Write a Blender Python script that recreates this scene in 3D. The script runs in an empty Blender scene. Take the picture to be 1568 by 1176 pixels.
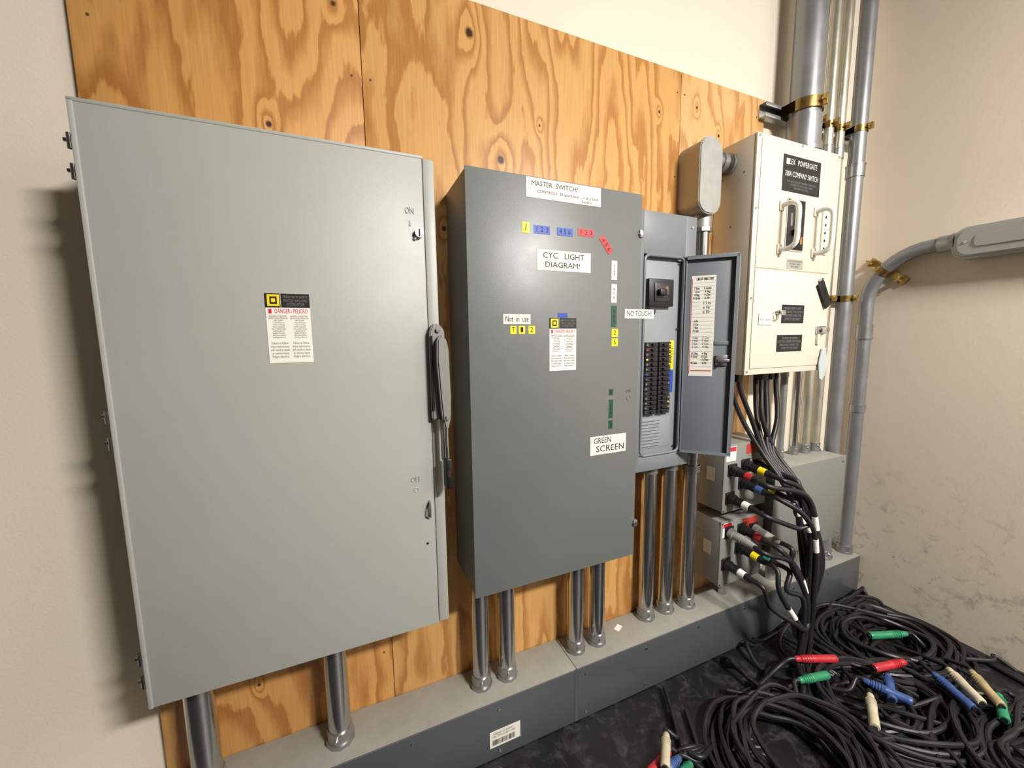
import bpy, bmesh, math, random
from mathutils import Matrix, Vector
random.seed(7)
scene=bpy.context.scene
try:
    scene.view_settings.view_transform='Standard'
except Exception: pass

# ------------------------------------------------------------ helpers
def lin(c):
    o=[]
    for v in c:
        v/=255.0
        o.append(v/12.92 if v<=.04045 else ((v+.055)/1.055)**2.4)
    return o
MATS={}
def N(nt,t,**k):
    n=nt.nodes.new(t)
    for a,b in k.items(): setattr(n,a,b)
    return n
def M(name,col,rough=.5,metal=0.0,var=0.0,vscale=4,bump=0.0,bscale=150,stretch=None,spec=None):
    if name in MATS: return MATS[name]
    m=bpy.data.materials.new(name); m.use_nodes=True; nt=m.node_tree; b=nt.nodes['Principled BSDF']
    c=lin(col); b.inputs['Base Color'].default_value=(*c,1)
    b.inputs['Roughness'].default_value=rough; b.inputs['Metallic'].default_value=metal
    if spec is not None: b.inputs['Specular IOR Level'].default_value=spec
    g=N(nt,'ShaderNodeNewGeometry')
    src=g.outputs['Position']
    if stretch:
        mp=N(nt,'ShaderNodeMapping'); mp.inputs['Scale'].default_value=stretch
        nt.links.new(src,mp.inputs[0]); src=mp.outputs[0]
    if var>0:
        n=N(nt,'ShaderNodeTexNoise'); n.inputs['Scale'].default_value=vscale; n.inputs['Detail'].default_value=5
        n.inputs['Roughness'].default_value=.6
        nt.links.new(src,n.inputs['Vector'])
        mx=N(nt,'ShaderNodeMix',data_type='RGBA')
        mx.inputs[6].default_value=(*[max(0,v*(1-var)) for v in c],1)
        mx.inputs[7].default_value=(*[min(1,v*(1+var)) for v in c],1)
        r=N(nt,'ShaderNodeMapRange'); r.inputs[1].default_value=.3; r.inputs[2].default_value=.7
        nt.links.new(n.outputs[0],r.inputs[0]); nt.links.new(r.outputs[0],mx.inputs[0]); nt.links.new(mx.outputs[2],b.inputs['Base Color'])
        r2=N(nt,'ShaderNodeMapRange'); r2.inputs[1].default_value=.3; r2.inputs[2].default_value=.7
        r2.inputs[3].default_value=max(0.02,rough-.07); r2.inputs[4].default_value=min(1,rough+.07)
        nt.links.new(n.outputs[0],r2.inputs[0]); nt.links.new(r2.outputs[0],b.inputs['Roughness'])
    if bump>0:
        n=N(nt,'ShaderNodeTexNoise'); n.inputs['Scale'].default_value=bscale; n.inputs['Detail'].default_value=3
        nt.links.new(src,n.inputs['Vector'])
        bp=N(nt,'ShaderNodeBump'); bp.inputs['Strength'].default_value=bump; bp.inputs['Distance'].default_value=.002
        nt.links.new(n.outputs[0],bp.inputs['Height']); nt.links.new(bp.outputs[0],b.inputs['Normal'])
    MATS[name]=m; return m

ROOTS=[]
def root(name):
    e=bpy.data.objects.new(name,None); e.empty_display_size=.05
    bpy.context.collection.objects.link(e); ROOTS.append(e); return e
def mesh_obj(parent,name,bm,mat,smooth=False):
    me=bpy.data.meshes.new(name); bmesh.ops.recalc_face_normals(bm,faces=bm.faces); bm.to_mesh(me); bm.free()
    if smooth:
        for p in me.polygons: p.use_smooth=True
        try: me.set_sharp_from_angle(angle=math.radians(40))
        except Exception: pass
    o=bpy.data.objects.new(name,me); bpy.context.collection.objects.link(o)
    if mat: me.materials.append(mat)
    o.parent=parent; return o
def box(parent,name,x0,x1,y0,y1,z0,z1,mat,bev=0.0,mtx=None,seg=2):
    bm=bmesh.new(); bmesh.ops.create_cube(bm,size=1)
    for v in bm.verts:
        v.co=Vector((x0+(v.co.x+.5)*(x1-x0),y0+(v.co.y+.5)*(y1-y0),z0+(v.co.z+.5)*(z1-z0)))
    if bev>0: bmesh.ops.bevel(bm,geom=bm.edges[:],offset=bev,segments=seg,affect='EDGES',profile=.5)
    if mtx is not None: bm.transform(mtx)
    return mesh_obj(parent,name,bm,mat,smooth=bev>0)
def sweep(parent,name,pts,r,mat,seg=12,closed=False):
    pts=[Vector(p) for p in pts]; n=len(pts)
    rs=r if isinstance(r,(list,tuple)) else [r]*n
    bm=bmesh.new(); _sweep_into(bm,pts,rs,seg,closed)
    return mesh_obj(parent,name,bm,mat,smooth=True)
def _sweep_into(bm,pts,rs,seg,closed=False):
    n=len(pts); rings=[]; prev=None
    for i in range(n):
        if closed: t=pts[(i+1)%n]-pts[i-1]
        else: t=pts[min(i+1,n-1)]-pts[max(i-1,0)]
        if t.length<1e-9: t=Vector((0,0,1))
        t.normalize()
        if prev is None:
            a=Vector((0,0,1)) if abs(t.z)<.9 else Vector((1,0,0)); u=t.cross(a).normalized()
        else:
            u=prev-t*prev.dot(t)
            if u.length<1e-6: u=t.cross(Vector((0,0,1)))
            u.normalize()
        prev=u; w=t.cross(u)
        rings.append([bm.verts.new(pts[i]+(u*math.cos(2*math.pi*k/seg)+w*math.sin(2*math.pi*k/seg))*rs[i]) for k in range(seg)])
    for i in range(n-1 if not closed else n):
        a=rings[i]; b=rings[(i+1)%n]
        for k in range(seg):
            bm.faces.new((a[k],a[(k+1)%seg],b[(k+1)%seg],b[k]))
    if not closed:
        bm.faces.new(rings[0][::-1]); bm.faces.new(rings[-1])
def cyl(parent,name,p0,p1,r,mat,seg=20,r1=None):
    return sweep(parent,name,[p0,p1],[r,r if r1 is None else r1],mat,seg)
def smooth_path(ctrl,res=6,closed=False):
    c=[Vector(p) for p in ctrl]; n=len(c); out=[]
    rng=range(n) if closed else range(n-1)
    for i in rng:
        if closed: p0,p1,p2,p3=c[i-1],c[i],c[(i+1)%n],c[(i+2)%n]
        else: p0,p1,p2,p3=c[max(i-1,0)],c[i],c[i+1],c[min(i+2,n-1)]
        for k in range(res):
            t=k/res
            out.append(.5*((2*p1)+(p2-p0)*t+(2*p0-5*p1+4*p2-p3)*t*t+(-p0+3*p1-3*p2+p3)*t**3))
    if not closed: out.append(c[-1])
    return out
TEXTS=[]
def text(parent,name,s,x0,x1,z0,z1,y,mat,mtx=None,ext=.0002,keep=False,rot=0):
    cu=bpy.data.curves.new(name,'FONT'); cu.body=s; cu.size=.02; cu.align_x='CENTER'; cu.align_y='CENTER'; cu.extrude=ext; cu.resolution_u=2
    o=bpy.data.objects.new(name,cu); bpy.context.collection.objects.link(o); cu.materials.append(mat)
    base=Matrix.Translation(((x0+x1)/2,y,(z0+z1)/2))@Matrix.Rotation(rot,4,'Y')@Matrix.Rotation(math.pi/2,4,'X')
    if mtx is not None: base=mtx@base
    TEXTS.append((o,base,x1-x0,z1-z0,keep)); o.parent=parent; return o
def finalize():
    bpy.context.view_layer.update()
    for o,base,w,h,keep in TEXTS:
        d=o.dimensions; sx=w/max(d.x,1e-5); sy=h/max(d.y,1e-5)
        if keep: sx=sy=min(sx,sy)
        o.matrix_local=base@Matrix.Diagonal((sx,sy,1,1))
    bpy.context.view_layer.update()
    for e in ROOTS:
        mn=Vector((1e9,)*3); mx=Vector((-1e9,)*3)
        for c in e.children:
            for b in c.bound_box:
                w=c.matrix_world@Vector(b)
                for i in range(3): mn[i]=min(mn[i],w[i]); mx[i]=max(mx[i],w[i])
        if mn.x>1e8: continue
        ce=(mn+mx)/2; ce.z=mn.z
        e.location=ce
        for c in e.children: c.location=c.location-ce

# ------------------------------------------------------------ materials
GREY1=M('paint_light_grey',(167,169,163),.42,0,.03,3,.12,400)
GREY2=M('paint_dark_grey',(109,113,112),.40,0,.04,3,.12,400)
GREY3=M('paint_blue_grey',(121,127,132),.42,0,.04,4,.1,400)
GREYIN=M('paint_deadfront',(142,148,152),.4,0,.03,5,.05,400)
GREYJ=M('paint_box_grey',(134,136,131),.45,0,.05,5,.1,300)
CREAM=M('paint_cream',(222,215,197),.45,0,.03,5,.08,400)
CREAMD=M('paint_cream_edge',(196,188,165),.5,0,.05,8)
EMT=M('galvanised_conduit',(200,200,198),.20,.97,.10,9,.03,120,stretch=(1,1,.15))
GALV=M('galvanised_grey',(162,163,163),.36,.8,.10,14,.05,60,stretch=(1,1,.3))
PIPEG=M('conduit_grey_matt',(146,148,150),.38,.55,.07,10)
CAST=M('cast_fitting',(168,170,168),.4,.45,.05,30,.1,300)
BRASS=M('yellow_zinc',(192,164,104),.33,.9,.12,40)
CHROME=M('zinc_bright',(200,200,200),.25,1,.05,40)
BLACK=M('black_plastic',(24,24,26),.4)
BLACKL=M('black_label',(26,28,28),.45,0,.05,30)
DARK=M('dark_gap_shade',(10,10,11),.8)
CABLE=M('cable_rubber',(30,30,32),.45,0,.25,14,.1,200)
WHITE=M('label_white',(236,234,226),.6,0,.02,30)
WHITEP=M('paper_white',(230,227,216),.7,0,.03,20)
YEL=M('tape_yellow',(240,214,20),.5); BLUE=M('tape_blue',(28,74,176),.45); RED=M('tape_red',(196,36,40),.45)
GRN=M('tape_green',(16,74,50),.5)
INK=M('marker_ink',(16,16,16),.6); INKG=M('print_grey',(120,120,120),.7); INKR=M('print_red',(200,40,50),.6); INKW=M('print_white',(225,225,220),.6)
RUB_R=M('rubber_red',(184,44,52),.42,0,.12,25); RUB_G=M('rubber_green',(48,136,96),.42,0,.12,25); RUB_B=M('rubber_blue',(60,86,140),.42,0,.12,25)
RUB_W=M('rubber_white',(192,182,156),.5,0,.12,25); RUB_T=M('rubber_tan',(172,152,114),.5,0,.15,25)
EMB=GREY1; EMB2=GREY2
PLAST=M('clear_bag',(190,200,200),.2)
def nd(nt,op,a,b=None,c=None):
    n=nt.nodes.new('ShaderNodeMath'); n.operation=op
    for i,v in enumerate((a,b,c)):
        if v is None: continue
        if isinstance(v,(int,float)): n.inputs[i].default_value=v
        else: nt.links.new(v,n.inputs[i])
    return n.outputs[0]
def plywood(name,off,light,dark,knots,freq=13):
    m=bpy.data.materials.new(name); m.use_nodes=True; nt=m.node_tree; b=nt.nodes['Principled BSDF']; L=nt.links.new
    g=N(nt,'ShaderNodeNewGeometry'); s=N(nt,'ShaderNodeSeparateXYZ'); L(g.outputs['Position'],s.inputs[0]); X,Z=s.outputs[0],s.outputs[2]
    def noise(ax,az,ox,det,rough=.5,dist=0):
        c=N(nt,'ShaderNodeCombineXYZ'); L(nd(nt,'MULTIPLY_ADD',X,ax,ox),c.inputs[0]); L(nd(nt,'MULTIPLY',Z,az),c.inputs[2]); c.inputs[1].default_value=off
        n=N(nt,'ShaderNodeTexNoise'); n.inputs['Scale'].default_value=1; n.inputs['Detail'].default_value=det; n.inputs['Roughness'].default_value=rough
        n.inputs['Distortion'].default_value=dist
        L(c.outputs[0],n.inputs['Vector']); return n.outputs[0]
    A=noise(3.4,.60,off,1.5,.45); B=noise(24,5.5,off*2,3,.6); C=noise(9,2.4,off*1.3,2,.5)
    f=nd(nt,'MULTIPLY_ADD',A,freq,nd(nt,'MULTIPLY',B,1.1))
    f=nd(nt,'MULTIPLY_ADD',C,2.0,f)
    core=None
    for kx,kz,rr in knots:
        dx=nd(nt,'SUBTRACT',X,kx); dz=nd(nt,'SUBTRACT',Z,kz)
        dx2=nd(nt,'MULTIPLY',dx,dx); dz2=nd(nt,'MULTIPLY',dz,dz)
        a=rr*1.9; bb=rr*4.5
        q=nd(nt,'MULTIPLY_ADD',dx2,-1/(a*a),nd(nt,'MULTIPLY',dz2,-1/(bb*bb)))
        f=nd(nt,'MULTIPLY_ADD',nd(nt,'EXPONENT',q),1.7,f)
        q2=nd(nt,'MULTIPLY_ADD',dx2,-1/(rr*rr*.5),nd(nt,'MULTIPLY',dz2,-1/(rr*rr*.7)))
        q2=nd(nt,'MULTIPLY_ADD',B,1.2,nd(nt,'SUBTRACT',q2,.6))
        e=nd(nt,'EXPONENT',q2)
        core=e if core is None else nd(nt,'MAXIMUM',core,e)
    fr=nd(nt,'FRACT',f)
    ramp=N(nt,'ShaderNodeValToRGB'); cr=ramp.color_ramp
    ll=lin(light); dd=lin(dark); mid=[(p*.5+q*.5) for p,q in zip(ll,dd)]
    cr.elements[0].position=0; cr.elements[0].color=(*ll,1); cr.elements[1].position=1; cr.elements[1].color=(*ll,1)
    for p,c in((.38,ll),(.58,mid),(.78,dd),(.91,dd)):
        e=cr.elements.new(p); e.color=(*c,1)
    L(fr,ramp.inputs[0])
    F=noise(190,7,0,2); W=noise(2.0,1.3,off+3,3)
    k=nd(nt,'ADD',nd(nt,'MULTIPLY_ADD',F,.30,.87-.15),nd(nt,'MULTIPLY_ADD',W,.40,.06-.15))
    hsv=N(nt,'ShaderNodeHueSaturation'); L(ramp.outputs[0],hsv.inputs['Color']); L(nd(nt,'ADD',k,.04),hsv.inputs['Value'])
    col=hsv.outputs[0]
    if core is not None:
        mx=N(nt,'ShaderNodeMix',data_type='RGBA'); mr=N(nt,'ShaderNodeMapRange'); mr.inputs[1].default_value=.28; mr.inputs[2].default_value=.75
        L(core,mr.inputs[0]); L(mr.outputs[0],mx.inputs[0]); L(col,mx.inputs[6]); mx.inputs[7].default_value=(*lin((66,34,16)),1); col=mx.outputs[2]
    L(col,b.inputs['Base Color']); b.inputs['Roughness'].default_value=.42
    bp=N(nt,'ShaderNodeBump'); bp.inputs['Strength'].default_value=.15; bp.inputs['Distance'].default_value=.002; L(F,bp.inputs['Height']); L(bp.outputs[0],b.inputs['Normal'])
    return m
def wallmat(name,col,scuff=False):
    m=bpy.data.materials.new(name); m.use_nodes=True; nt=m.node_tree; b=nt.nodes['Principled BSDF']; L=nt.links.new
    g=N(nt,'ShaderNodeNewGeometry'); c=lin(col)
    n=N(nt,'ShaderNodeTexNoise'); n.inputs['Scale'].default_value=1.3; n.inputs['Detail'].default_value=4; L(g.outputs['Position'],n.inputs['Vector'])
    mx=N(nt,'ShaderNodeMix',data_type='RGBA'); mx.inputs[6].default_value=(*[v*.93 for v in c],1); mx.inputs[7].default_value=(*[min(1,v*1.04) for v in c],1); L(n.outputs[0],mx.inputs[0])
    col=mx.outputs[2]
    if scuff:
        s=N(nt,'ShaderNodeSeparateXYZ'); L(g.outputs['Position'],s.inputs[0])
        n2=N(nt,'ShaderNodeTexNoise'); n2.inputs['Scale'].default_value=11; n2.inputs['Detail'].default_value=8; n2.inputs['Roughness'].default_value=.75; n2.inputs['Distortion'].default_value=.5
        L(g.outputs['Position'],n2.inputs['Vector'])
        mr=N(nt,'ShaderNodeMapRange'); mr.inputs[1].default_value=.52; mr.inputs[2].default_value=.70; L(n2.outputs[0],mr.inputs[0])
        hz=N(nt,'ShaderNodeMapRange'); hz.inputs[1].default_value=.90; hz.inputs[2].default_value=.30; L(s.outputs[2],hz.inputs[0])
        f=nd(nt,'MULTIPLY',nd(nt,'MULTIPLY',mr.outputs[0],hz.outputs[0]),.6)
        m2=N(nt,'ShaderNodeMix',data_type='RGBA'); L(f,m2.inputs[0]); L(col,m2.inputs[6]); m2.inputs[7].default_value=(*lin((104,92,82)),1); col=m2.outputs[2]
    L(col,b.inputs['Base Color']); b.inputs['Roughness'].default_value=.55
    n3=N(nt,'ShaderNodeTexNoise'); n3.inputs['Scale'].default_value=140; n3.inputs['Detail'].default_value=3; L(g.outputs['Position'],n3.inputs['Vector'])
    n4=N(nt,'ShaderNodeTexNoise'); n4.inputs['Scale'].default_value=12; n4.inputs['Detail'].default_value=3; L(g.outputs['Position'],n4.inputs['Vector'])
    bp=N(nt,'ShaderNodeBump'); bp.inputs['Strength'].default_value=.25; bp.inputs['Distance'].default_value=.003
    L(nd(nt,'MULTIPLY_ADD',n4.outputs[0],.8,nd(nt,'MULTIPLY',n3.outputs[0],.5)),bp.inputs['Height']); L(bp.outputs[0],b.inputs['Normal'])
    return m
def dustmat(name,front,top):
    m=bpy.data.materials.new(name); m.use_nodes=True; nt=m.node_tree; b=nt.nodes['Principled BSDF']; L=nt.links.new
    g=N(nt,'ShaderNodeNewGeometry'); s=N(nt,'ShaderNodeSeparateXYZ'); L(g.outputs['Normal'],s.inputs[0])
    up=N(nt,'ShaderNodeMapRange'); up.inputs[1].default_value=.5; up.inputs[2].default_value=.9; L(s.outputs[2],up.inputs[0])
    n=N(nt,'ShaderNodeTexNoise'); n.inputs['Scale'].default_value=16; n.inputs['Detail'].default_value=8; n.inputs['Roughness'].default_value=.72; L(g.outputs['Position'],n.inputs['Vector'])
    t=lin(top); mx=N(nt,'ShaderNodeMix',data_type='RGBA'); mx.inputs[6].default_value=(*[v*.72 for v in t],1); mx.inputs[7].default_value=(*[v*1.2 for v in t],1); L(n.outputs[0],mx.inputs[0])
    m2=N(nt,'ShaderNodeMix',data_type='RGBA'); L(up.outputs[0],m2.inputs[0]); m2.inputs[6].default_value=(*lin(front),1); L(mx.outputs[2],m2.inputs[7]); L(m2.outputs[2],b.inputs['Base Color'])
    L(nd(nt,'MULTIPLY_ADD',up.outputs[0],.55,.24),b.inputs['Roughness'])
    return m
def floormat():
    m=bpy.data.materials.new('floor_black_tile'); m.use_nodes=True; nt=m.node_tree; b=nt.nodes['Principled BSDF']; L=nt.links.new
    g=N(nt,'ShaderNodeNewGeometry')
    n=N(nt,'ShaderNodeTexNoise'); n.inputs['Scale'].default_value=14; n.inputs['Detail'].default_value=9; n.inputs['Roughness'].default_value=.75; n.inputs['Distortion'].default_value=.6; L(g.outputs['Position'],n.inputs['Vector'])
    r=N(nt,'ShaderNodeValToRGB'); e=r.color_ramp.elements; e[0].position=.5; e[0].color=(*lin((20,20,23)),1); e[1].position=.8; e[1].color=(*lin((80,80,80)),1)
    L(n.outputs[0],r.inputs[0]); L(r.outputs[0],b.inputs['Base Color'])
    L(nd(nt,'MULTIPLY_ADD',n.outputs[0],.5,.22),b.inputs['Roughness'])
    bp=N(nt,'ShaderNodeBump'); bp.inputs['Strength'].default_value=.15; bp.inputs['Distance'].default_value=.003; L(n.outputs[0],bp.inputs['Height']); L(bp.outputs[0],b.inputs['Normal'])
    return m
WALLM=wallmat('wall_cream_paint',(230,219,201)); WALLR=wallmat('wall_cream_scuffed',(226,213,193),True)
WALLD=wallmat('wall_unseen_darkened',(104,97,88))  # unseen walls coloured dark to cut bounce light and deepen shadows
GUT=dustmat('wireway_dusty_paint',(76,81,83),(154,152,143)); JB=dustmat('junction_dusty_paint',(126,129,123),(158,157,148))

# ------------------------------------------------------------ room
def shell(name,*a):
    o=box(None,name,*a); return o
XR=2.59; CZ=3.24
shell('wall_back',-2.8,XR,0,.1,0,CZ,WALLM)
shell('wall_right',XR,XR+.1,-4.3,.1,0,CZ,WALLR)
shell('wall_left',-2.9,-2.8,-4.3,.1,0,CZ,WALLD)
shell('wall_front',-2.8,XR,-4.4,-4.3,0,CZ,WALLD)
shell('floor',-2.9,XR+.1,-4.4,.1,-.1,0,floormat())
shell('ceiling',-2.9,XR+.1,-4.4,.1,CZ,CZ+.1,M('ceiling_grey',(150,147,140),.8))  # unseen ceiling, colour lowered to reduce bounced light

# ------------------------------------------------------------ plywood
pw=root('plywood_backboard')
K=[(.413,2.406,.022),(.514,2.045,.020),(-.155,2.031,.012),(.022,2.375,.012),(.313,1.805,.012),(.66,2.18,.007)]
box(pw,'sheet_1',-.535,.0865,-.020,-.001,.06,2.50,plywood('plywood_grain_a',3.7,(204,151,87),(170,115,57),[K[2],K[3],(-.30,.42,.008)],13),.0008)
box(pw,'sheet_2',.0885,1.299,-.020,-.001,.06,2.50,plywood('plywood_grain_b',11.3,(210,161,97),(179,124,66),[K[0],K[1],K[4],K[5],(1.19,2.33,.008)],14),.0008)
box(pw,'sheet_3',1.301,1.80,-.020,-.001,.06,2.50,plywood('plywood_grain_c',23.9,(213,169,112),(187,137,82),[(1.389,2.386,.009),(1.52,2.3,.009)],14),.0008)
for i,(x,z) in enumerate([(-.50,2.2),(-.50,1.3),(-.50,.5),(.06,2.2),(.11,2.2),(1.28,2.42),(1.32,2.42),(1.28,2.1),(1.75,2.42),(1.32,2.05),(.11,.45),(.06,.40)]):
    cyl(pw,'screw_%d'%i,(x,-.0202,z),(x,-.0215,z),.003,M('screw_brown',(90,60,36),.5),10)

# ------------------------------------------------------------ disconnect switch cabinet
def danger_label(par,x0,x1,z0,z1,y):
    w=x1-x0; h=z1-z0; hz=z1-h*.20
    box(par,'label_paper',x0,x1,y-.0008,y,z0,z1,WHITE)
    box(par,'label_header',x0,x1,y-.0012,y-.0008,hz,z1,BLACKL)
    box(par,'label_yellow',x0+w*.05,x0+w*.32,y-.0016,y-.0012,hz+h*.02,z1-h*.015,YEL)
    a=x0+w*.105; b=x0+w*.265; c=hz+h*.05; d=z1-h*.045
    box(par,'label_square',a,b,y-.0019,y-.0016,c,d,BLACKL)
    box(par,'label_square_in',a+w*.035,b-w*.035,y-.0022,y-.0019,c+h*.025,d-h*.025,YEL)
    box(par,'label_divider',x0+w*.34,x0+w*.35,y-.0016,y-.0012,hz,z1,INKW)
    text(par,'label_head_text',"HEAVY DUTY SAFETY\nSWITCH  ENCLOSED\nINTERRUPTOR",x0+w*.40,x0+w*.96,hz+h*.03,z1-h*.03,y-.0014,INKG)
    text(par,'label_danger',"DANGER / PELIGRO",x0+w*.2,x0+w*.94,hz-h*.085,hz-h*.02,y-.001,INKR)
    box(par,'label_tri',x0+w*.06,x0+w*.13,y-.0012,y-.0008,hz-h*.085,hz-h*.02,INKR)
    lines="HAZARD OF ELECTRIC\nSHOCK EXPLOSION OR\nARC FLASH\n- Turn off power\n- before working\ninside equipment\nUse a rated voltage\nsensing device\nReplace all doors\nand covers before\nturning power on"
    for k in range(2):
        text(par,'label_text_%d'%k,lines,x0+w*(.05+.48*k),x0+w*(.47+.48*k),z0+h*.36,hz-h*.11,y-.001,INKG)
        text(par,'label_textb_%d'%k,"Failure to follow\nthese instructions\nwill result in death\nor serious injury\nPeligro electrico",x0+w*(.05+.48*k),x0+w*(.47+.48*k),z0+h*.07,z0+h*.31,y-.001,INKG)
c1=root('disconnect_switch_cabinet')
box(c1,'body',-.45,.235,-.226,-.021,.632,1.905,GREY1,.003)
box(c1,'door',-.456,.205,-.25,-.227,.626,1.911,GREY1,.0035)
box(c1,'flange',.2065,.2355,-.2475,-.227,.628,1.909,GREY1,.003)
box(c1,'rain_lip',-.458,.207,-.2515,-.235,1.906,1.914,GREY1,.002)
box(c1,'left_bead',-.4575,-.448,-.2515,-.235,.626,1.911,GREY1,.002)
for i,z in enumerate((1.84,1.784,1.30,1.243,.746,.69)):
    box(c1,'hinge_leaf_%d'%i,-.466,-.449,-.243,-.222,z-.006,z+.006,GREY1,.001)
    cyl(c1,'hinge_pin_%d'%i,(-.464,-.238,z-.016),(-.464,-.238,z+.012),.0055,CHROME,12)
    cyl(c1,'hinge_bolt_%d'%i,(-.462,-.236,z),(-.474,-.236,z),.004,CHROME,10)
danger_label(c1,-.164,-.073,1.400,1.560,-.2502)
text(c1,'emboss_on',"ON",.158,.180,1.768,1.784,-.2505,EMB,ext=.0012)
text(c1,'emboss_i',"I",.1665,.170,1.738,1.752,-.2505,EMB,ext=.0012)
text(c1,'emboss_off',"OFF",.143,.169,1.062,1.076,-.2505,EMB,ext=.0012)
sweep(c1,'emboss_o',[(.156+.006*math.cos(a*math.pi/6),-.2505,1.04+.006*math.sin(a*math.pi/6)) for a in range(12)],.0012,EMB,6,True)
cyl(c1,'latch_screw',(.190,-.2505,1.722),(.190,-.262,1.722),.0115,CHROME,24)
box(c1,'latch_slot',.1885,.1915,-.2632,-.2622,1.713,1.731,DARK)
cyl(c1,'latch_tail',(.184,-.2505,1.716),(.178,-.254,1.706),.004,CHROME,10)
# operating handle
def prof(par,name,poly,y0,y1,mat,bev=.002):
    bm=bmesh.new(); a=[bm.verts.new((x,y0,z)) for x,z in poly]; f=bm.faces.new(a)
    r=bmesh.ops.extrude_face_region(bm,geom=[f]); vs=[v for v in r['geom'] if isinstance(v,bmesh.types.BMVert)]
    for v in vs: v.co.y=y1
    bmesh.ops.recalc_face_normals(bm,faces=bm.faces)
    if bev: bmesh.ops.bevel(bm,geom=bm.edges[:],offset=bev,segments=2,affect='EDGES')
    return mesh_obj(par,name,bm,mat,True)
prof(c1,'handle_bracket',[(.204,1.235),(.204,1.47),(.212,1.49),(.228,1.492),(.243,1.475),(.246,1.40),(.246,1.26),(.238,1.235)],-.2505,-.272,GREYJ,.003)
box(c1,'handle_shadow_strip',.2055,.211,-.2735,-.2725,1.26,1.46,DARK)  # dark strip painted in for the bracket plate's shadow
prof(c1,'handle_lever',[(.222,1.29),(.216,1.40),(.218,1.45),(.228,1.462),(.240,1.455),(.247,1.43),(.250,1.30),(.248,1.24),(.240,1.21),(.232,1.21),(.226,1.24)],-.2735,-.298,GREYJ,.004)
cyl(c1,'lever_bolt_a',(.226,-.2725,1.475),(.226,-.279,1.475),.006,CHROME,14)
cyl(c1,'lever_bolt_b',(.234,-.2725,1.268),(.234,-.302,1.235),.005,CHROME,14)
sweep(c1,'lever_rod',[(.236,-.286,1.225),(.236,-.287,1.19),(.237,-.288,1.125)],[.007,.006,.006],CHROME,14)
box(c1,'lever_rod_plate',.226,.232,-.284,-.26,1.12,1.235,GALV,.001)
box(c1,'handle_grip',.227,.247,-.302,-.272,1.045,1.132,BLACK,.006)
box(c1,'grip_slot',.234,.240,-.3030,-.3022,1.08,1.10,M('grip_dark_red',(70,20,20),.6),.0)
box(c1,'padlock_staple',.189,.193,-.262,-.2505,.957,1.004,GALV,.001)
sweep(c1,'staple_loop',[(.190,-.2505,1.0),(.190,-.262,1.0),(.186,-.264,.985),(.184,-.262,.965),(.188,-.2505,.95)],.002,CHROME,8)
cyl(c1,'knockout',(.181,-.2502,.878),(.181,-.2508,.878),.0035,DARK,14)

# ------------------------------------------------------------ control cabinet w/ tape labels
c2=root('lighting_control_cabinet')
box(c2,'body',.322,.923,-.2355,-.021,.664,1.910,GREY2,.002)
box(c2,'cover',.32,.925,-.24,-.236,.66,1.914,GREY2,.0015)
Y2=-.2403
def tag(par,name,x0,x1,z0,z1,mat,s=None,ink=INK,y=Y2,pad=.14,mtx=None,ty=None):
    box(par,name,x0,x1,y-.0006,y,z0,z1,mat,mtx=mtx)
    if s:
        w=x1-x0; h=z1-z0
        text(par,name+'_ink',s,x0+w*pad,x1-w*pad,z0+h*.2,z1-h*.2,y-.0008,ink,mtx=mtx)
box(c2,'sign_master',.502,.760,Y2-.0006,Y2,1.855,1.911,WHITEP)
text(c2,'sign_master_a',"MASTER  SWITCH!",.520,.675,1.888,1.902,Y2-.0008,INK)
text(c2,'sign_master_b',"CONTROLS  30 space box  --> # 2 Gnd",.538,.748,1.869,1.880,Y2-.0008,INK)
text(c2,'sign_master_c',"Switch",.69,.725,1.859,1.866,Y2-.0008,INK)
tag(c2,'tape_yellow_a',.488,.512,1.754,1.785,YEL,"/",pad=.35)
tag(c2,'tape_blue_a',.526,.580,1.756,1.780,BLUE,"1 2 3")
tag(c2,'tape_blue_b',.604,.659,1.757,1.780,BLUE,"4 5 6")
tag(c2,'tape_red_a',.678,.736,1.762,1.784,RED,"1 2 3")
mr=Matrix.Translation((.783,0,1.743))@Matrix.Rotation(math.radians(50),4,'Y')@Matrix.Translation((-.783,0,-1.743))
tag(c2,'tape_red_b',.753,.813,1.732,1.754,RED,"4 5 6",mtx=mr)
box(c2,'sign_cyc',.536,.725,Y2-.0006,Y2,1.652,1.712,WHITEP)
text(c2,'sign_cyc_a',"CYC   LIGHT",.556,.700,1.687,1.704,Y2-.0008,INK)
text(c2,'sign_cyc_b',"DIAGRAM!",.564,.685,1.661,1.677,Y2-.0008,INK)
tag(c2,'tape_white_a',.805,.828,1.635,1.696,WHITEP,"1\n2\n3",pad=.35)
tag(c2,'tape_white_b',.806,.828,1.562,1.622,WHITEP,"4\n5\n6",pad=.35)
tag(c2,'tape_green_a',.808,.829,1.484,1.552,GRN,"1\n2\n3",pad=.35)
tag(c2,'tape_yellow_b',.810,.836,1.451,1.477,YEL,"2",pad=.35)
tag(c2,'tape_yellow_c',.810,.836,1.420,1.446,YEL,"5",pad=.35)
tag(c2,'tape_notinuse',.425,.513,1.492,1.521,WHITEP,"Not  in  use",pad=.08)
for i,(a,b,s) in enumerate([(.447,.467,"T"),(.474,.495,"1"),(.506,.528,"2")]): tag(c2,'tape_yellow_d%d'%i,a,b,1.463,1.487,YEL,s,pad=.3)
danger_label(c2,.577,.673,1.348,1.511,Y2)
tag(c2,'tape_blue_c',.607,.641,1.512,1.526,BLUE)
for i,(a,b) in enumerate([(1.256,1.277),(1.178,1.241),(1.141,1.170)]): tag(c2,'tape_green_%d'%(i+2),.804,.820,a,b,GRN,["1","2\n3\n4","5"][i],pad=.35)
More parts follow.
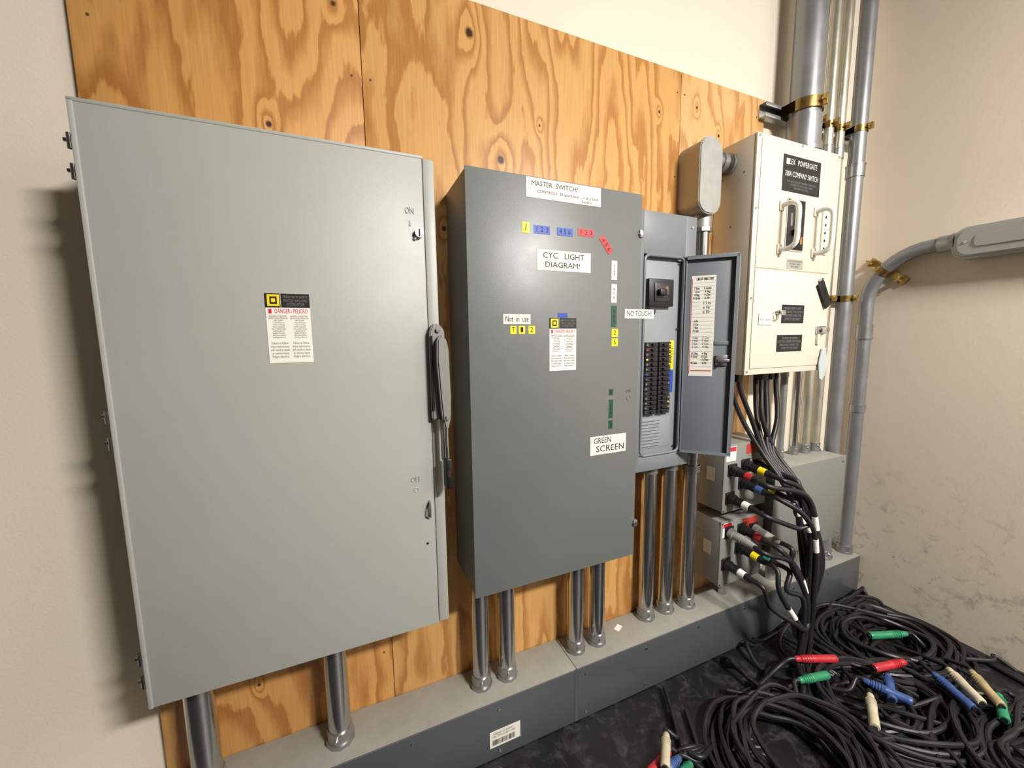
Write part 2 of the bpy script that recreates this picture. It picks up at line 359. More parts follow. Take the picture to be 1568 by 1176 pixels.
box(c2,'sign_green',.731,.878,Y2-.0006,Y2,1.056,1.120,WHITEP)
text(c2,'sign_green_a',"GREEN",.745,.815,1.094,1.113,Y2-.0008,INK)
text(c2,'sign_green_b',"SCREEN",.755,.870,1.064,1.085,Y2-.0008,INK)
tag(c2,'tape_flag',.861,.985,1.512,1.543,WHITEP,"NO TOUCH!",pad=.08,y=-.2412)
for i,(x,z) in enumerate([(.919,1.789),(.922,.782)]):
    box(c2,'latch_%d'%i,x-.004,x+.012,-.246,-.222,z-.012,z+.012,GALV,.002)
    cyl(c2,'latch_screw_%d'%i,(x,-.2402,z),(x,-.248,z),.006,CHROME,14)
sweep(c2,'emboss_o',[(.885+.009*math.cos(a*math.pi/6),-.2402,1.243+.009*math.sin(a*math.pi/6)) for a in range(12)],.0012,EMB2,6,True)
text(c2,'emboss_off',"OFF",.874,.896,1.26,1.270,-.2404,EMB2,ext=.001)

# ------------------------------------------------------------ breaker panel
p3=root('breaker_panel')
PX0,PX1=.934,1.295
box(p3,'tub',PX0+.004,PX1-.004,-.098,-.021,.922,1.906,GREY3,.002)
OX0,OX1,OZ0,OZ1=1.035,1.240,.978,1.757
box(p3,'trim_left',PX0,OX0,-.13,-.099,.917,1.911,GREY3,.002)
box(p3,'trim_right',OX1,PX1,-.13,-.099,.917,1.911,GREY3,.002)
box(p3,'trim_top',OX0-.002,OX1+.002,-.1298,-.099,OZ1,1.9108,GREY3,.001)
box(p3,'trim_bottom',OX0-.002,OX1+.002,-.1298,-.099,.9172,OZ0,GREY3,.001)
def rr(x0,x1,z0,z1,r,n=5):
    o=[]
    for cx,cz,a0 in((x1-r,z1-r,0),(x0+r,z1-r,90),(x0+r,z0+r,180),(x1-r,z0+r,270)):
        for k in range(n+1):
            a=math.radians(a0+90*k/n); o.append((cx+r*math.cos(a),cz+r*math.sin(a)))
    return o
sweep(p3,'bezel',[(x,-.131,z) for x,z in rr(OX0+.004,OX1-.004,OZ0+.004,OZ1-.004,.022)],.0055,GREY3,8,True)
box(p3,'deadfront',OX0,OX1,-.112,-.100,OZ0,OZ1,GREYIN,.001)
box(p3,'main_breaker',1.06,1.182,-.135,-.1125,1.565,1.668,BLACK,.003)
box(p3,'main_breaker_face',1.085,1.158,-.139,-.1355,1.582,1.652,M('breaker_dark',(44,44,48),.35),.002)
box(p3,'main_toggle',1.095,1.13,-.158,-.1395,1.604,1.628,BLACK,.004)
box(p3,'main_plate',1.135,1.150,-.1398,-.1392,1.61,1.64,M('amber_print',(130,110,80),.5))
cyl(p3,'selector_knob',(1.055,-.1125,1.545),(1.055,-.16,1.545),.016,BLACK,20)
BRK=M('breaker_body',(34,35,38),.38,0,.1,60)
rows=15; zt,zb=1.428,1.143
MC=[[INKG,RED,INKG,YEL,INKG,INKG,BLUE,BLUE,INKG,INKG,GRN,INKG,INKG,INKG,GRN],[YEL,YEL,YEL,INKG,YEL,BLUE,BLUE,BLUE,INKG,GRN,GRN,INKG,YEL,INKG,GRN]]
for col,(a,b) in enumerate([(1.058,1.118),(1.126,1.186)]):
    for r in range(rows):
        z1=zt-(zt-zb)*r/rows; z0=zt-(zt-zb)*(r+1)/rows+.0015
        box(p3,'breaker_%d_%d'%(col,r),a,b,-.128,-.1125,z0,z1,BRK,.0012,seg=1)
        mid=(a+b)/2+(.006 if col==0 else -.006)
        box(p3,'toggle_%d_%d'%(col,r),mid-.009,mid+.009,-.137,-.1285,z0+.004,z1-.005,BLACK,.001,seg=1)
        box(p3,'mark_%d_%d'%(col,r),(a+.003) if col==0 else (b-.011),(a+.011) if col==0 else (b-.003),-.1286,-.1281,z0+.005,z0+.011,MC[col][r])
box(p3,'strip_yellow',1.190,1.212,-.1150,-.1123,1.318,1.433,YEL)
text(p3,'strip_yellow_ink',"1 2 3 4 5 6",1.171,1.231,1.370,1.380,-.1153,INK,rot=math.pi/2)
box(p3,'strip_blue',1.190,1.212,-.1150,-.1123,1.226,1.314,BLUE)
box(p3,'strip_green',1.190,1.200,-.1150,-.1123,1.15,1.215,GRN)
box(p3,'strip_red',1.043,1.054,-.1150,-.1123,1.36,1.40,RED)
for i in range(6): box(p3,'strip_mark_%d'%i,1.0445,1.0515,-.1156,-.1151,1.15+i*.028,1.165+i*.028,WHITE if i%2 else GRN)
box(p3,'louver_plate',1.05,1.205,-.1145,-.1123,1.004,1.128,GREYIN,.0008)
for i in range(9): box(p3,'louver_%d'%i,1.056,1.150,-.120,-.1145,1.012+i*.0128,1.018+i*.0128,GREYIN,.002)
for i,(x,z) in enumerate([(1.05,1.735),(1.225,1.735),(1.225,1.0),(1.225,1.48),(1.05,1.0)]): cyl(p3,'panel_screw_%d'%i,(x,-.1122,z),(x,-.1165,z),.0055,CHROME,14)
cyl(p3,'cover_screw',(1.27,-.131,1.87),(1.27,-.134,1.87),.004,CHROME,10)
# open door (swung about vertical hinge)
hx,hy=1.243,-.132
ang=math.atan2(-.125,.128)
DM=Matrix.Translation((hx,hy,0))@Matrix.Rotation(ang,4,'Z')   # local x along door, local -y toward room
DW=.185; DZ0,DZ1=.978,1.757
box(p3,'door_sheet',0,DW,-.002,.001,DZ0,DZ1,GREY3,.0005,DM)
box(p3,'door_rim_top',0,DW,-.017,.001,DZ1-.005,DZ1,GREY3,.001,DM)
box(p3,'door_rim_bottom',0,DW,-.017,.001,DZ0,DZ0+.005,GREY3,.001,DM)
box(p3,'door_rim_free',DW-.005,DW,-.017,.001,DZ0,DZ1,GREY3,.001,DM)
box(p3,'door_rim_hinge',0,.004,-.012,.001,DZ0,DZ1,GREY3,.001,DM)
box(p3,'door_flange_top',.004,DW-.004,-.017,-.0155,DZ1-.014,DZ1-.004,GREY3,0,DM)
box(p3,'door_flange_free',DW-.014,DW-.004,-.017,-.0155,DZ0+.004,DZ1-.004,GREY3,0,DM)
box(p3,'door_flange_bottom',.004,DW-.004,-.017,-.0155,DZ0+.004,DZ0+.012,GREY3,0,DM)
box(p3,'directory_card',.022,.108,-.0035,-.0022,1.292,1.682,WHITEP,0,DM)
for r in range(24):
    z=1.655-r*.0148
    box(p3,'directory_rule_%d'%r,.026,.104,-.0040,-.0036,z,z+.0005,INKG,0,DM)
WORDS=["1 Lts","3 Cyc","5 Grid","7 Rec","9 Sp","11 Dim"," ","2 Bar","4 Stg","6 Flr","8 Cam"]
for r in range(5):
    for q,(a,b) in enumerate(((.030,.054),(.066,.092))):
        if (r+q)%4==3: continue
        text(p3,'directory_text_%d_%d'%(r,q),"\n".join(random.choice(WORDS) for _ in range(4)),a+random.uniform(0,.006),b,1.34+r*.063,1.34+r*.063+.046,-.0042,INKG if r%2 else INK,DM)
text(p3,'directory_title',"CIRCUIT DIRECTORY",.040,.100,1.664,1.674,-.0042,INK,DM)
box(p3,'directory_red',.024,.026,-.0042,-.0037,1.30,1.67,INKR,0,DM)
box(p3,'directory_redline',.030,.104,-.0042,-.0037,1.312,1.315,INKR,0,DM)
box(p3,'door_latch_plate',.118,.158,-.010,-.002,1.335,1.375,GALV,.002,DM)
box(p3,'door_latch_bar',.125,.165,-.016,-.010,1.349,1.360,GALV,.002,DM)
cyl(p3,'door_latch_pin',DM@Vector((.138,-.010,1.343)),DM@Vector((.138,-.022,1.343)),.005,CHROME,12)
box(p3,'door_stiffener',.110,.165,-.006,-.002,1.415,1.430,GREY3,.002,DM)
for i,z in enumerate((1.70,1.36,1.03)): cyl(p3,'door_hinge_%d'%i,(hx-.001,hy-.002,z-.02),(hx-.001,hy-.002,z+.02),.004,GREY3,10)

# ------------------------------------------------------------ company switch
pg=root('company_switch_box')
F=-.207
box(pg,'body',1.508,2.045,-.197,-.021,1.286,2.231,CREAM,.003)
box(pg,'front_cover',1.508,2.045,F,-.1975,1.286,2.231,CREAM,.002)
box(pg,'upper_panel',1.533,2.022,F-.003,F,1.722,2.212,CREAM,.001)
box(pg,'lower_door',1.533,2.022,F-.004,F,1.312,1.716,CREAM,.001)
box(pg,'lower_seam',1.533,2.022,F-.0005,F+.0001,1.7155,1.7225,CREAMD)
y=F-.0033
box(pg,'label_main',1.662,1.907,y-.0008,y,2.034,2.174,BLACKL)
text(pg,'label_main_a',"LEX   POWERGATE",1.70,1.88,2.138,2.160,y-.001,INKW)
box(pg,'label_logo',1.680,1.700,y-.0012,y-.0008,2.138,2.160,INKW)
text(pg,'label_main_b',"200A COMPANY SWITCH",1.677,1.892,2.092,2.113,y-.001,INKW)
text(pg,'label_main_c',"FOR USE IN ENTERTAINMENT INDUSTRY\n120/208V 3PH 60HZ 200A 5 WIRE\nINDOOR USE ONLY",1.69,1.88,2.046,2.078,y-.001,INKG)
box(pg,'breaker_frame',1.702,1.818,y-.003,y,1.80,2.01,CREAMD,.001)
box(pg,'breaker_face',1.706,1.814,y-.006,y-.003,1.806,2.005,BLACK,.001)
box(pg,'breaker_window',1.750,1.770,y-.0085,y-.006,1.965,1.99,M('breaker_window',(120,120,120),.3),.001)
box(pg,'breaker_toggle',1.735,1.765,y-.03,y-.006,1.862,1.885,BLACK,.004)
box(pg,'breaker_print_a',1.722,1.736,y-.0066,y-.006,1.90,1.95,INKG)
box(pg,'breaker_print_b',1.792,1.806,y-.0066,y-.006,1.83,1.86,M('amber_small',(170,110,50),.5))
def dhandle(n,x,z0,z1):
    out=.066
    pts=smooth_path([(x,y,z1-.012),(x,y-out*.55,z1-.008),(x,y-out*.95,z1-.022),(x,y-out*1.05,z1-.05),(x,y-out*1.05,(z0+z1)/2),(x,y-out*1.05,z0+.05),(x,y-out*.95,z0+.022),(x,y-out*.55,z0+.008),(x,y,z0+.012)],4)
    sweep(pg,'handle_'+n,pts,.010,WHITE,12)
    for zz in(z0+.012,z1-.012): box(pg,'handle_foot_%s'%n,x-.014,x+.014,y-.006,y,zz-.02,zz+.02,CREAM,.003)
dhandle('left',1.668,1.79,1.985); dhandle('right',1.895,1.79,1.985)
prof(pg,'hasp_plate',[(1.94,1.80),(1.94,1.985),(1.975,1.985),(1.985,1.965),(1.985,1.80)],y,y-.006,CREAM,.001)
for i in range(5): cyl(pg,'hasp_hole_%d'%i,(1.960,y-.0062,1.825+i*.033),(1.960,y-.0068,1.825+i*.033),.0055,DARK,14)
box(pg,'label_silver',1.724,1.832,y-.0008,y,1.728,1.768,M('label_silver',(196,192,182),.35,.4))
text(pg,'label_silver_t',"CAUTION VOLTAGE PRESENT\nDISCONNECT SUPPLY\nBEFORE SERVICE",1.73,1.826,1.734,1.763,y-.001,INKG)
y=F-.0043
box(pg,'label_b',1.712,1.862,y-.0008,y,1.500,1.578,BLACKL)
text(pg,'label_b_t',"WARNING FEEDER CONNECT\nGROUND FIRST THEN NEUTRAL\nTHEN PHASE CONDUCTORS\nREVERSE TO DISCONNECT",1.722,1.852,1.512,1.568,y-.001,INKG)
box(pg,'label_c',1.692,1.862,y-.0008,y,1.378,1.450,BLACKL)
text(pg,'label_c_t',"MAXIMUM 200 AMPERES\nNOT FOR CURRENT RUPTURING\nSINGLE POLE CONNECTORS\nCOVER MUST BE CLOSED",1.702,1.852,1.388,1.440,y-.001,INKG)
mk=Matrix.Translation((1.985,0,1.628))@Matrix.Rotation(math.radians(-34),4,'Y')@Matrix.Translation((-1.985,0,-1.628))
box(pg,'black_strap',1.962,2.008,y-.012,y-.006,1.565,1.690,BLACK,.003,mk)
cyl(pg,'strap_bolt',(1.952,y,1.69),(1.952,y-.016,1.69),.007,CHROME,12)
box(pg,'key_tag',1.567,1.650,y-.003,y-.0015,1.492,1.540,WHITEP,.0005)
sweep(pg,'key_ring',[(1.668+.018*math.cos(a*math.pi/8),y-.006,1.53+.018*math.sin(a*math.pi/8)) for a in range(16)],.0018,CHROME,6,True)
cyl(pg,'key_lock',(1.682,y,1.545),(1.682,y-.012,1.545),.009,CHROME,16)
box(pg,'key',1.678,1.686,y-.035,y-.012,1.532,1.552,CHROME,.001)
text(pg,'key_tag_t',"key spare",1.575,1.643,1.508,1.524,y-.0032,INKG)
box(pg,'door_latch',1.955,2.015,y-.012,y,1.452,1.488,CHROME,.004)
cyl(pg,'door_latch_knob',(1.985,y-.012,1.47),(1.985,y-.035,1.47),.013,CHROME,18)
box(pg,'latch_tab',1.96,1.98,y-.010,y,1.405,1.452,CREAM,.002)
prof(pg,'plastic_tag',[(1.995,1.250),(1.985,1.32),(2.0,1.385),(2.03,1.39),(2.045,1.33),(2.035,1.26),(2.015,1.24)],y-.004,y-.009,PLAST,.001)
for i,(x,z) in enumerate([(1.52,2.22),(1.52,1.30),(2.034,2.22),(2.034,1.30),(1.52,1.95),(1.52,1.60),(2.034,1.9),(2.034,1.62),(1.78,2.222)]): cyl(pg,'cover_screw_%d'%i,(x,F,z),(x,F-.003,z),.005,CHROME,12)
for i,(yy,z) in enumerate([(-.06,2.1),(-.16,2.1),(-.06,1.42),(-.16,1.42),(-.11,1.9)]): cyl(pg,'side_rivet_%d'%i,(1.508,yy,z),(1.504,yy,z),.004,CHROME,10)

# ------------------------------------------------------------ wireway trough
gt=root('wireway_trough'); GZ=.222
box(gt,'body',-1.6,2.575,-.176,-.022,.004,GZ-.003,GUT,.001)
for i,(a,b) in enumerate([(-1.6,-.50),(-.498,.722),(.7245,1.95),(1.9525,2.578)]):
    box(gt,'cover_top_%d'%i,a,b,-.180,-.022,GZ-.003,GZ,GUT,.0008)
    box(gt,'cover_front_%d'%i,a,b,-.180,-.1765,.004,GZ-.0035,GUT,.0008)
    k=a+.04
    while k<b-.02:
        for z in (.19,.03): cyl(gt,'cover_screw_%d_%d_%d'%(i,int(k*100),int(z*100)),(k,-.180,z),(k,-.1835,z),.0045,CHROME,10)
        k+=.29
box(gt,'seam_strap',.716,.731,-.1808,-.1803,.006,GZ-.002,GUT)
box(gt,'barcode_label',.376,.490,-.1812,-.1803,.050,.112,WHITEP)
xx=.386
while xx<.470:
    w=random.choice((.0008,.0015,.0024)); box(gt,'barcode_bar',xx,xx+w,-.1816,-.1813,.058,.078,INK); xx+=w+random.choice((.001,.002))
text(gt,'barcode_text',"WIREWAY 8 X 8 NEMA 1\nTYPE 1 ENCLOSURE  LISTED",.384,.470,.086,.104,-.1814,INKG)
pr=root('paper_scrap'); box(pr,'sheet',.975,1.012,-.088,-.066,GZ+.0003,GZ+.0012,WHITE,0,Matrix.Translation((.99,-.07,0))@Matrix.Rotation(.5,4,'Z')@Matrix.Translation((-.99,.07,0)))

# ------------------------------------------------------------ junction box + tap boxes
jb=root('junction_box')
box(jb,'body',1.765,2.31,-.196,-.021,.41,.836,JB,.002)
box(jb,'cover',1.762,2.313,-.200,-.1965,.407,.839,JB,.001)
for i,(x,z) in enumerate([(1.79,.81),(2.285,.81),(1.79,.43),(2.285,.43)]): cyl(jb,'screw_%d'%i,(x,-.200,z),(x,-.204,z),.005,CHROME,10)
cyl(jb,'bottom_nipple',(2.15,-.11,GZ),(2.15,-.11,.409),.024,EMT)
cyl(jb,'bottom_nipple_b',(1.92,-.11,GZ),(1.92,-.11,.409),.024,EMT)
FACE=-.171
def plug(par,n,x,z,ring,sleeve=BLACK,tilt=-.15):
    box(par,'receptacle_plate_'+n,x-.027,x+.027,FACE-.005,FACE-.0005,z-.027,z+.027,BLACK,.003)
    d=Vector((.10,-1,tilt)).normalized(); p=Vector((x,FACE-.005,z))
    sweep(par,'plug_'+n,[p,p+d*.02,p+d*.022,p+d*.055,p+d*.056,p+d*.098,p+d*.115],[.023,.023,.019,.019,.0165,.0145,.0115],sleeve,18)
    sweep(par,'ring_'+n,[p+d*.056,p+d*.084],[.0175,.0165],ring,18)
    return p+d*.11,d
def tapbox(z0,z1,plugs):
    r=root('cam_connector_box')
    box(r,'body',1.467,1.742,-.166,-.021,z0+.003,z1-.003,GREYJ,.002)
    box(r,'cover',1.465,1.745,FACE,-.1665,z0,z1,GREYJ,.001)
    cyl(r,'ko_0',(1.467,-.06,z1-.08),(1.4655,-.06,z1-.08),.012,GREY3,16)
    cyl(r,'ko_1',(1.467,-.09,z0+.06),(1.465,-.09,z0+.06),.008,GREY3,16)
    box(r,'side_sticker',1.4655,1.467,-.125,-.085,z0+.13,z0+.19,M('sticker_buff',(205,200,180),.6))
    box(r,'danger_sticker',1.475,1.535,FACE-.001,FACE-.0003,z1-.075,z1-.01,WHITE)
    box(r,'danger_sticker_red',1.477,1.533,FACE-.0015,FACE-.001,z1-.032,z1-.013,INKR)
    box(r,'info_sticker',1.60,1.70,FACE-.001,FACE-.0003,z1-.055,z1-.012,M('sticker_red',(190,60,50),.5))
    for i,(x,z) in enumerate([(1.472,z1-.01),(1.738,z1-.01),(1.472,z0+.01),(1.738,z0+.01)]): cyl(r,'screw_%d'%i,(x,FACE,z),(x,FACE-.003,z),.004,CHROME,10)
    return r,[plug(r,str(i),x,z,ring,sl) for i,(x,z,ring,sl) in enumerate(plugs)]
LG=M('rubber_grey',(150,150,146),.5)
tb1,ends1=tapbox(.68,.985,[(1.515,.870,RUB_R,BLACK),(1.597,.882,YEL,BLACK),(1.585,.802,RUB_B,BLACK),(1.508,.745,WHITE,BLACK),(1.675,.870,RUB_G,BLACK),(1.675,.78,YEL,BLACK)])
tb2,ends2=tapbox(.335,.640,[(1.515,.585,LG,LG),(1.597,.585,RUB_R,BLACK),(1.585,.500,YEL,BLACK),(1.505,.440,WHITE,BLACK),(1.675,.570,WHITE,LG),(1.670,.470,RUB_G,BLACK)])
cyl(tb1,'nipple',(1.60,-.09,.64),(1.60,-.09,.68),.02,EMT)
cyl(tb2,'nipple',(1.60,-.09,GZ),(1.60,-.09,.336),.02,EMT)

# ------------------------------------------------------------ conduits
def conduit(x,y,z0,z1,r,mat=EMT,fit=(0,1),rings=()):
    c=root('metal_conduit')
    cyl(c,'pipe',(x,y,z0),(x,y,z1),r,mat,28)
    if 0 in fit:
        cyl(c,'base_connector',(x,y,z0),(x,y,z0+.045),r*1.14,GALV,28)
        cyl(c,'base_locknut',(x,y,z0),(x,y,z0+.012),r*1.32,GALV,10)
        cyl(c,'set_screw',(x-.3*r,y-r*1.05,z0+.03),(x-.36*r,y-r*1.35,z0+.03),.0045,CHROME,8)
    if 1 in fit:
        cyl(c,'top_connector',(x,y,z1-.04),(x,y,z1),r*1.14,GALV,28)
    for z,h in rings: 
        cyl(c,'coupling',(x,y,z),(x,y,z+h),r*1.13,GALV,28)
        cyl(c,'coupling_rim',(x,y,z+h-.004),(x,y,z+h),r*1.2,GALV,28)
    return c
conduit(-.417,-.10,GZ,.632,.034); conduit(-.084,-.10,GZ,.632,.032)
for x in(.378,.478,.772,.872): conduit(x,-.095,GZ,.664,.030)
conduit(1.150,-.065,GZ,.922,.032); conduit(1.262,-.065,GZ,.922,.032)
cc=conduit(1.375,-.080,GZ,1.872,.031,fit=(0,),rings=((.86,.03),))
# junction / upper conduits
conduit(1.99,-.07,.836,1.286,.016,PIPEG); conduit(2.10,-.07,.836,CZ,.017,EMT,(0,))
WARM=M('conduit_warm_reflection',(204,200,184),.34,.8,.06,9)  # cream tint puts the wall's reflection into the galvanised colour
conduit(2.185,-.07,.836,CZ,.024,WARM,(0,),((2.30,.05),)); conduit(2.272,-.07,.836,CZ,.024,WARM,(0,),((2.30,.05),))
conduit(2.377,-.10,GZ,CZ,.034,PIPEG,(0,),((2.22,.06),))
big=root('large_conduit')
cyl(big,'pipe',(1.93,-.115,2.233),(1.93,-.115,CZ),.060,PIPEG,40)
cyl(big,'connector',(1.93,-.115,2.262),(1.93,-.115,2.40),.066,PIPEG,40)
cyl(big,'connector_rim',(1.93,-.115,2.250),(1.93,-.115,2.266),.072,PIPEG,40)
# strut with clamps
st=root('strut_channel')
box(st,'web',1.762,2.50,-.024,-.0205,2.412,2.472,GALV,.0005)
box(st,'lip_top',1.762,2.50,-.052,-.024,2.469,2.472,GALV,.0005); box(st,'lip_bottom',1.762,2.50,-.052,-.024,2.412,2.415,GALV,.0005)
box(st,'return_top',1.762,2.50,-.0545,-.052,2.456,2.472,GALV,.0005); box(st,'return_bottom',1.762,2.50,-.0545,-.052,2.412,2.428,GALV,.0005)
def strap(par,n,x,y,r,z,mat=BRASS,h=.03):
    bm=bmesh.new(); pts=[]
    m=14
    path=[(x-r-.0,-.053)]+[(x+(r)*math.cos(math.pi+math.pi*k/m),y+(r)*math.sin(math.pi+math.pi*k/m)) for k in range(m+1)]+[(x+r,-.053)]
    v=[[bm.verts.new((p[0],p[1],z-h/2)),bm.verts.new((p[0],p[1],z+h/2))] for p in path]
    for i in range(len(v)-1): bm.faces.new((v[i][0],v[i+1][0],v[i+1][1],v[i][1]))
    bmesh.ops.solidify(bm,geom=bm.faces[:],thickness=-.0025)
    mesh_obj(par,'strap_'+n,bm,mat,True)
    box(par,'ear_'+n,x-.006,x+.006,y-r-.022,y-r-.001,z-h/2,z+h/2,mat,.001)
    cyl(par,'bolt_'+n,(x-.02,y-r-.013,z),(x+.02,y-r-.013,z),.0045,mat,10)
strap(st,'a',1.93,-.115,.068,2.442,BRASS,.045); strap(st,'b',2.185,-.07,.027,2.442); strap(st,'c',2.272,-.07,.027,2.442); strap(st,'d',2.377,-.10,.037,2.442)
strap(st,'e',2.10,-.07,.02,2.442)
s2=root('strut_channel'); box(s2,'web',2.13,2.50,-.032,-.002,1.61,1.65,GALV,.001)
def strap2(n,x,y,r,z): strap(s2,n,x,y,r,z)
strap2('a',2.377,-.10,.037,1.63); strap2('b',2.272,-.07,.027,1.63)

# mogul elbow fitting beside company switch
el=root('conduit_elbow_fitting')
prof(el,'housing',[(x,z) for x,z in rr(1.298,1.412,1.935,2.215,.050,7)],-.022,-.118,CAST,.0)
prof(el,'cover',[(x,z) for x,z in rr(1.294,1.416,1.931,2.219,.053,7)],-.1185,-.134,CAST,.004)
cyl(el,'hub_bottom',(1.375,-.08,1.885),(1.375,-.08,1.937),.037,CAST,28)
cyl(el,'hub_nut',(1.375,-.08,1.872),(1.375,-.08,1.887),.041,GALV,8)
cyl(el,'hub_side',(1.405,-.085,2.155),(1.45,-.085,2.155),.036,GALV,28)
cyl(el,'side_pipe',(1.45,-.085,2.155),(1.507,-.085,2.155),.030,EMT,28)
cyl(el,'side_nut',(1.445,-.085,2.155),(1.47,-.085,2.155),.042,GALV,10)
cyl(el,'side_locknut',(1.494,-.085,2.155),(1.507,-.085,2.155),.044,GALV,10)

# elbow conduit on right wall
ec=root('bent_conduit')
X4=2.542; Y4=-.12; R=.24; ZT=1.853
pts=[(X4,Y4,GZ),(X4,Y4,1.0),(X4,Y4,1.45)]
pts+=[(X4,Y4-R+R*math.cos(math.radians(a)),ZT-R+R*math.sin(math.radians(a))) for a in range(0,91,9)]
pts+=[(X4,-.42,ZT)]
sweep(ec,'pipe',pts,.031,PIPEG,24)
cyl(ec,'coupling',(X4,Y4,1.42),(X4,Y4,1.50),.0355,GALV,24); cyl(ec,'coupling_rim',(X4,Y4,1.425),(X4,Y4,1.432),.039,GALV,24)
cyl(ec,'base_connector',(X4,Y4,GZ),(X4,Y4,GZ+.045),.036,GALV,24); cyl(ec,'base_nut',(X4,Y4,GZ),(X4,Y4,GZ+.012),.040,GALV,10)
cyl(ec,'coupling_b',(X4,Y4,1.03),(X4,Y4,1.07),.035,GALV,24)
cyl(ec,'end_connector',(X4,-.375,ZT),(X4,-.43,ZT),.037,GALV,24)
cyl(ec,'end_nut',(X4,-.415,ZT),(X4,-.43,ZT),.042,GALV,8)
a=math.radians(40); yc=Y4-R+R*math.cos(a); zc=ZT-R+R*math.sin(a)
CM=Matrix.Translation((2.588,yc,zc))@Matrix.Rotation(a,4,'X')
box(ec,'clamp_strut',-.014,0,-.10,.10,-.02,.02,BRASS,.001,CM)
for sgn in(-1,1):
    box(ec,'clamp_ear_%d'%sgn,-.05,-.014,sgn*.078-.004,sgn*.078+.004,-.018,.018,BRASS,.001,CM)
    cyl(ec,'clamp_bolt_%d'%sgn,CM@Vector((-.045,sgn*.066,0)),CM@Vector((-.045,sgn*.10,0)),.005,BRASS,10)
bm=bmesh.new(); v=[]
for k in range(15):
    t=math.pi*k/14; yy=.0345*math.cos(t); x_=-.046-.0345*math.sin(t)
    v.append([bm.verts.new((x_,yy,-.016)),bm.verts.new((x_,yy,.016))])
for i in range(14): bm.faces.new((v[i][0],v[i+1][0],v[i+1][1],v[i][1]))
bmesh.ops.solidify(bm,geom=bm.faces[:],thickness=.003); bm.transform(CM); mesh_obj(ec,'clamp_strap',bm,BRASS,True)
cb=root('conduit_body_fitting')
def xprof(par,name,poly,x0,x1,mat,bev):
    bm=bmesh.new(); f=bm.faces.new([bm.verts.new((x0,yy,z)) for yy,z in poly])
    r=bmesh.ops.extrude_face_region(bm,geom=[f])
    for v in r['geom']:
        if isinstance(v,bmesh.types.BMVert): v.co.x=x1
    bmesh.ops.recalc_face_normals(bm,faces=bm.faces)
    if bev: bmesh.ops.bevel(bm,geom=[e for e in bm.edges if len(e.link_faces)==2 and abs(e.verts[0].co.x-e.verts[1].co.x)<1e-6],offset=bev,segments=3,affect='EDGES')
    return mesh_obj(par,name,bm,mat,True)
xprof(cb,'housing',rr(-1.15,-.425,1.770,1.905,.050,7),2.585,2.500,CAST,.01)
xprof(cb,'cover',rr(-1.12,-.445,1.780,1.897,.046,7),2.4995,2.488,CAST,.004)
xprof(cb,'cover_rib',rr(-1.07,-.50,1.812,1.866,.02,7),2.4875,2.482,CAST,.002)
cyl(cb,'cover_screw',(2.4875,-.475,1.839),(2.482,-.475,1.839),.006,CHROME,12)

# ------------------------------------------------------------ hanging cables
hc=root('hanging_cable_bundle')
CR=.0102
def jitter(a): return random.uniform(-a,a)
bmc=bmesh.new()
def addcable(bm,ctrl,r=CR,res=6,seg=10):
    p=smooth_path(ctrl,res); _sweep_into(bm,p,[r]*len(p),seg); return p
marks=[]
for i,(p,d) in enumerate(ends1):
    ox=jitter(.04); oy=jitter(.03)
    pts=[p-d*.01,p+d*.05,(1.665+ox,-.365+oy,p.z-.06),(1.715+ox,-.385+oy,.64+jitter(.02)),(1.755+ox,-.375+oy,.42),(1.765+ox,-.37+oy,.20),(1.74+ox,-.38+oy,.06),(1.70+jitter(.05),-.42+jitter(.03),.018+i*.004),(1.60+jitter(.1),-.55,.014)]
    q=addcable(bmc,pts); marks.append((q[16+i%3],q[18+i%3]))
for i,(p,d) in enumerate(ends2):
    ox=jitter(.03); oy=jitter(.03)
    if i in(3,2):
        pts=[p-d*.01,p+d*.05,(1.58+ox,-.37+oy,p.z-.09),(1.66+ox,-.39,.24+i*.01),(1.73,-.39,.21),(1.80+ox,-.36,.30),(1.80+ox,-.33,.48),(1.76,-.31,.66)]
    else:
        pts=[p-d*.01,p+d*.05,(1.67+ox,-.36+oy,p.z-.07),(1.74+ox,-.385+oy,.34),(1.755+ox,-.385+oy,.18),(1.73+ox,-.39+oy,.06),(1.66+jitter(.05),-.43+jitter(.03),.03+i*.004),(1.55+jitter(.1),-.52,.016)]
    q=addcable(bmc,pts); 
    if i%2==0: marks.append((q[15],q[17]))
for i,(x,y_) in enumerate([(1.553,-.11),(1.575,-.14),(1.72,-.11),(1.745,-.14),(1.78,-.12),(1.80,-.15),(1.70,-.15)]):
    k=i*.014
    pts=[(x,y_,1.285),(x+.003,y_,1.22),(x+(.05 if i<2 else -.02),y_-.03,1.08),(1.645+k,-.21,.94),(1.668+k,-.29,.83),(1.70+k,-.345,.70),(1.745+k,-.36+jitter(.02),.45),(1.765+jitter(.02),-.36+jitter(.02),.2),(1.76+jitter(.03),-.38,.06),(1.80+jitter(.08),-.46,.02)]
    q=addcable(bmc,pts); marks.append((q[28+i%4],q[30+i%4]))
mesh_obj(hc,'cables',bmc,CABLE,True)
for i,(a,b) in enumerate(marks): cyl(hc,'cable_marker_%d'%i,a,b,CR*1.12,WHITE,12)
for i,x in enumerate((1.56,1.73,1.78)): cyl(hc,'gland_%d'%i,(x,-.13,1.25),(x,-.13,1.285),.024,BLACK,16)

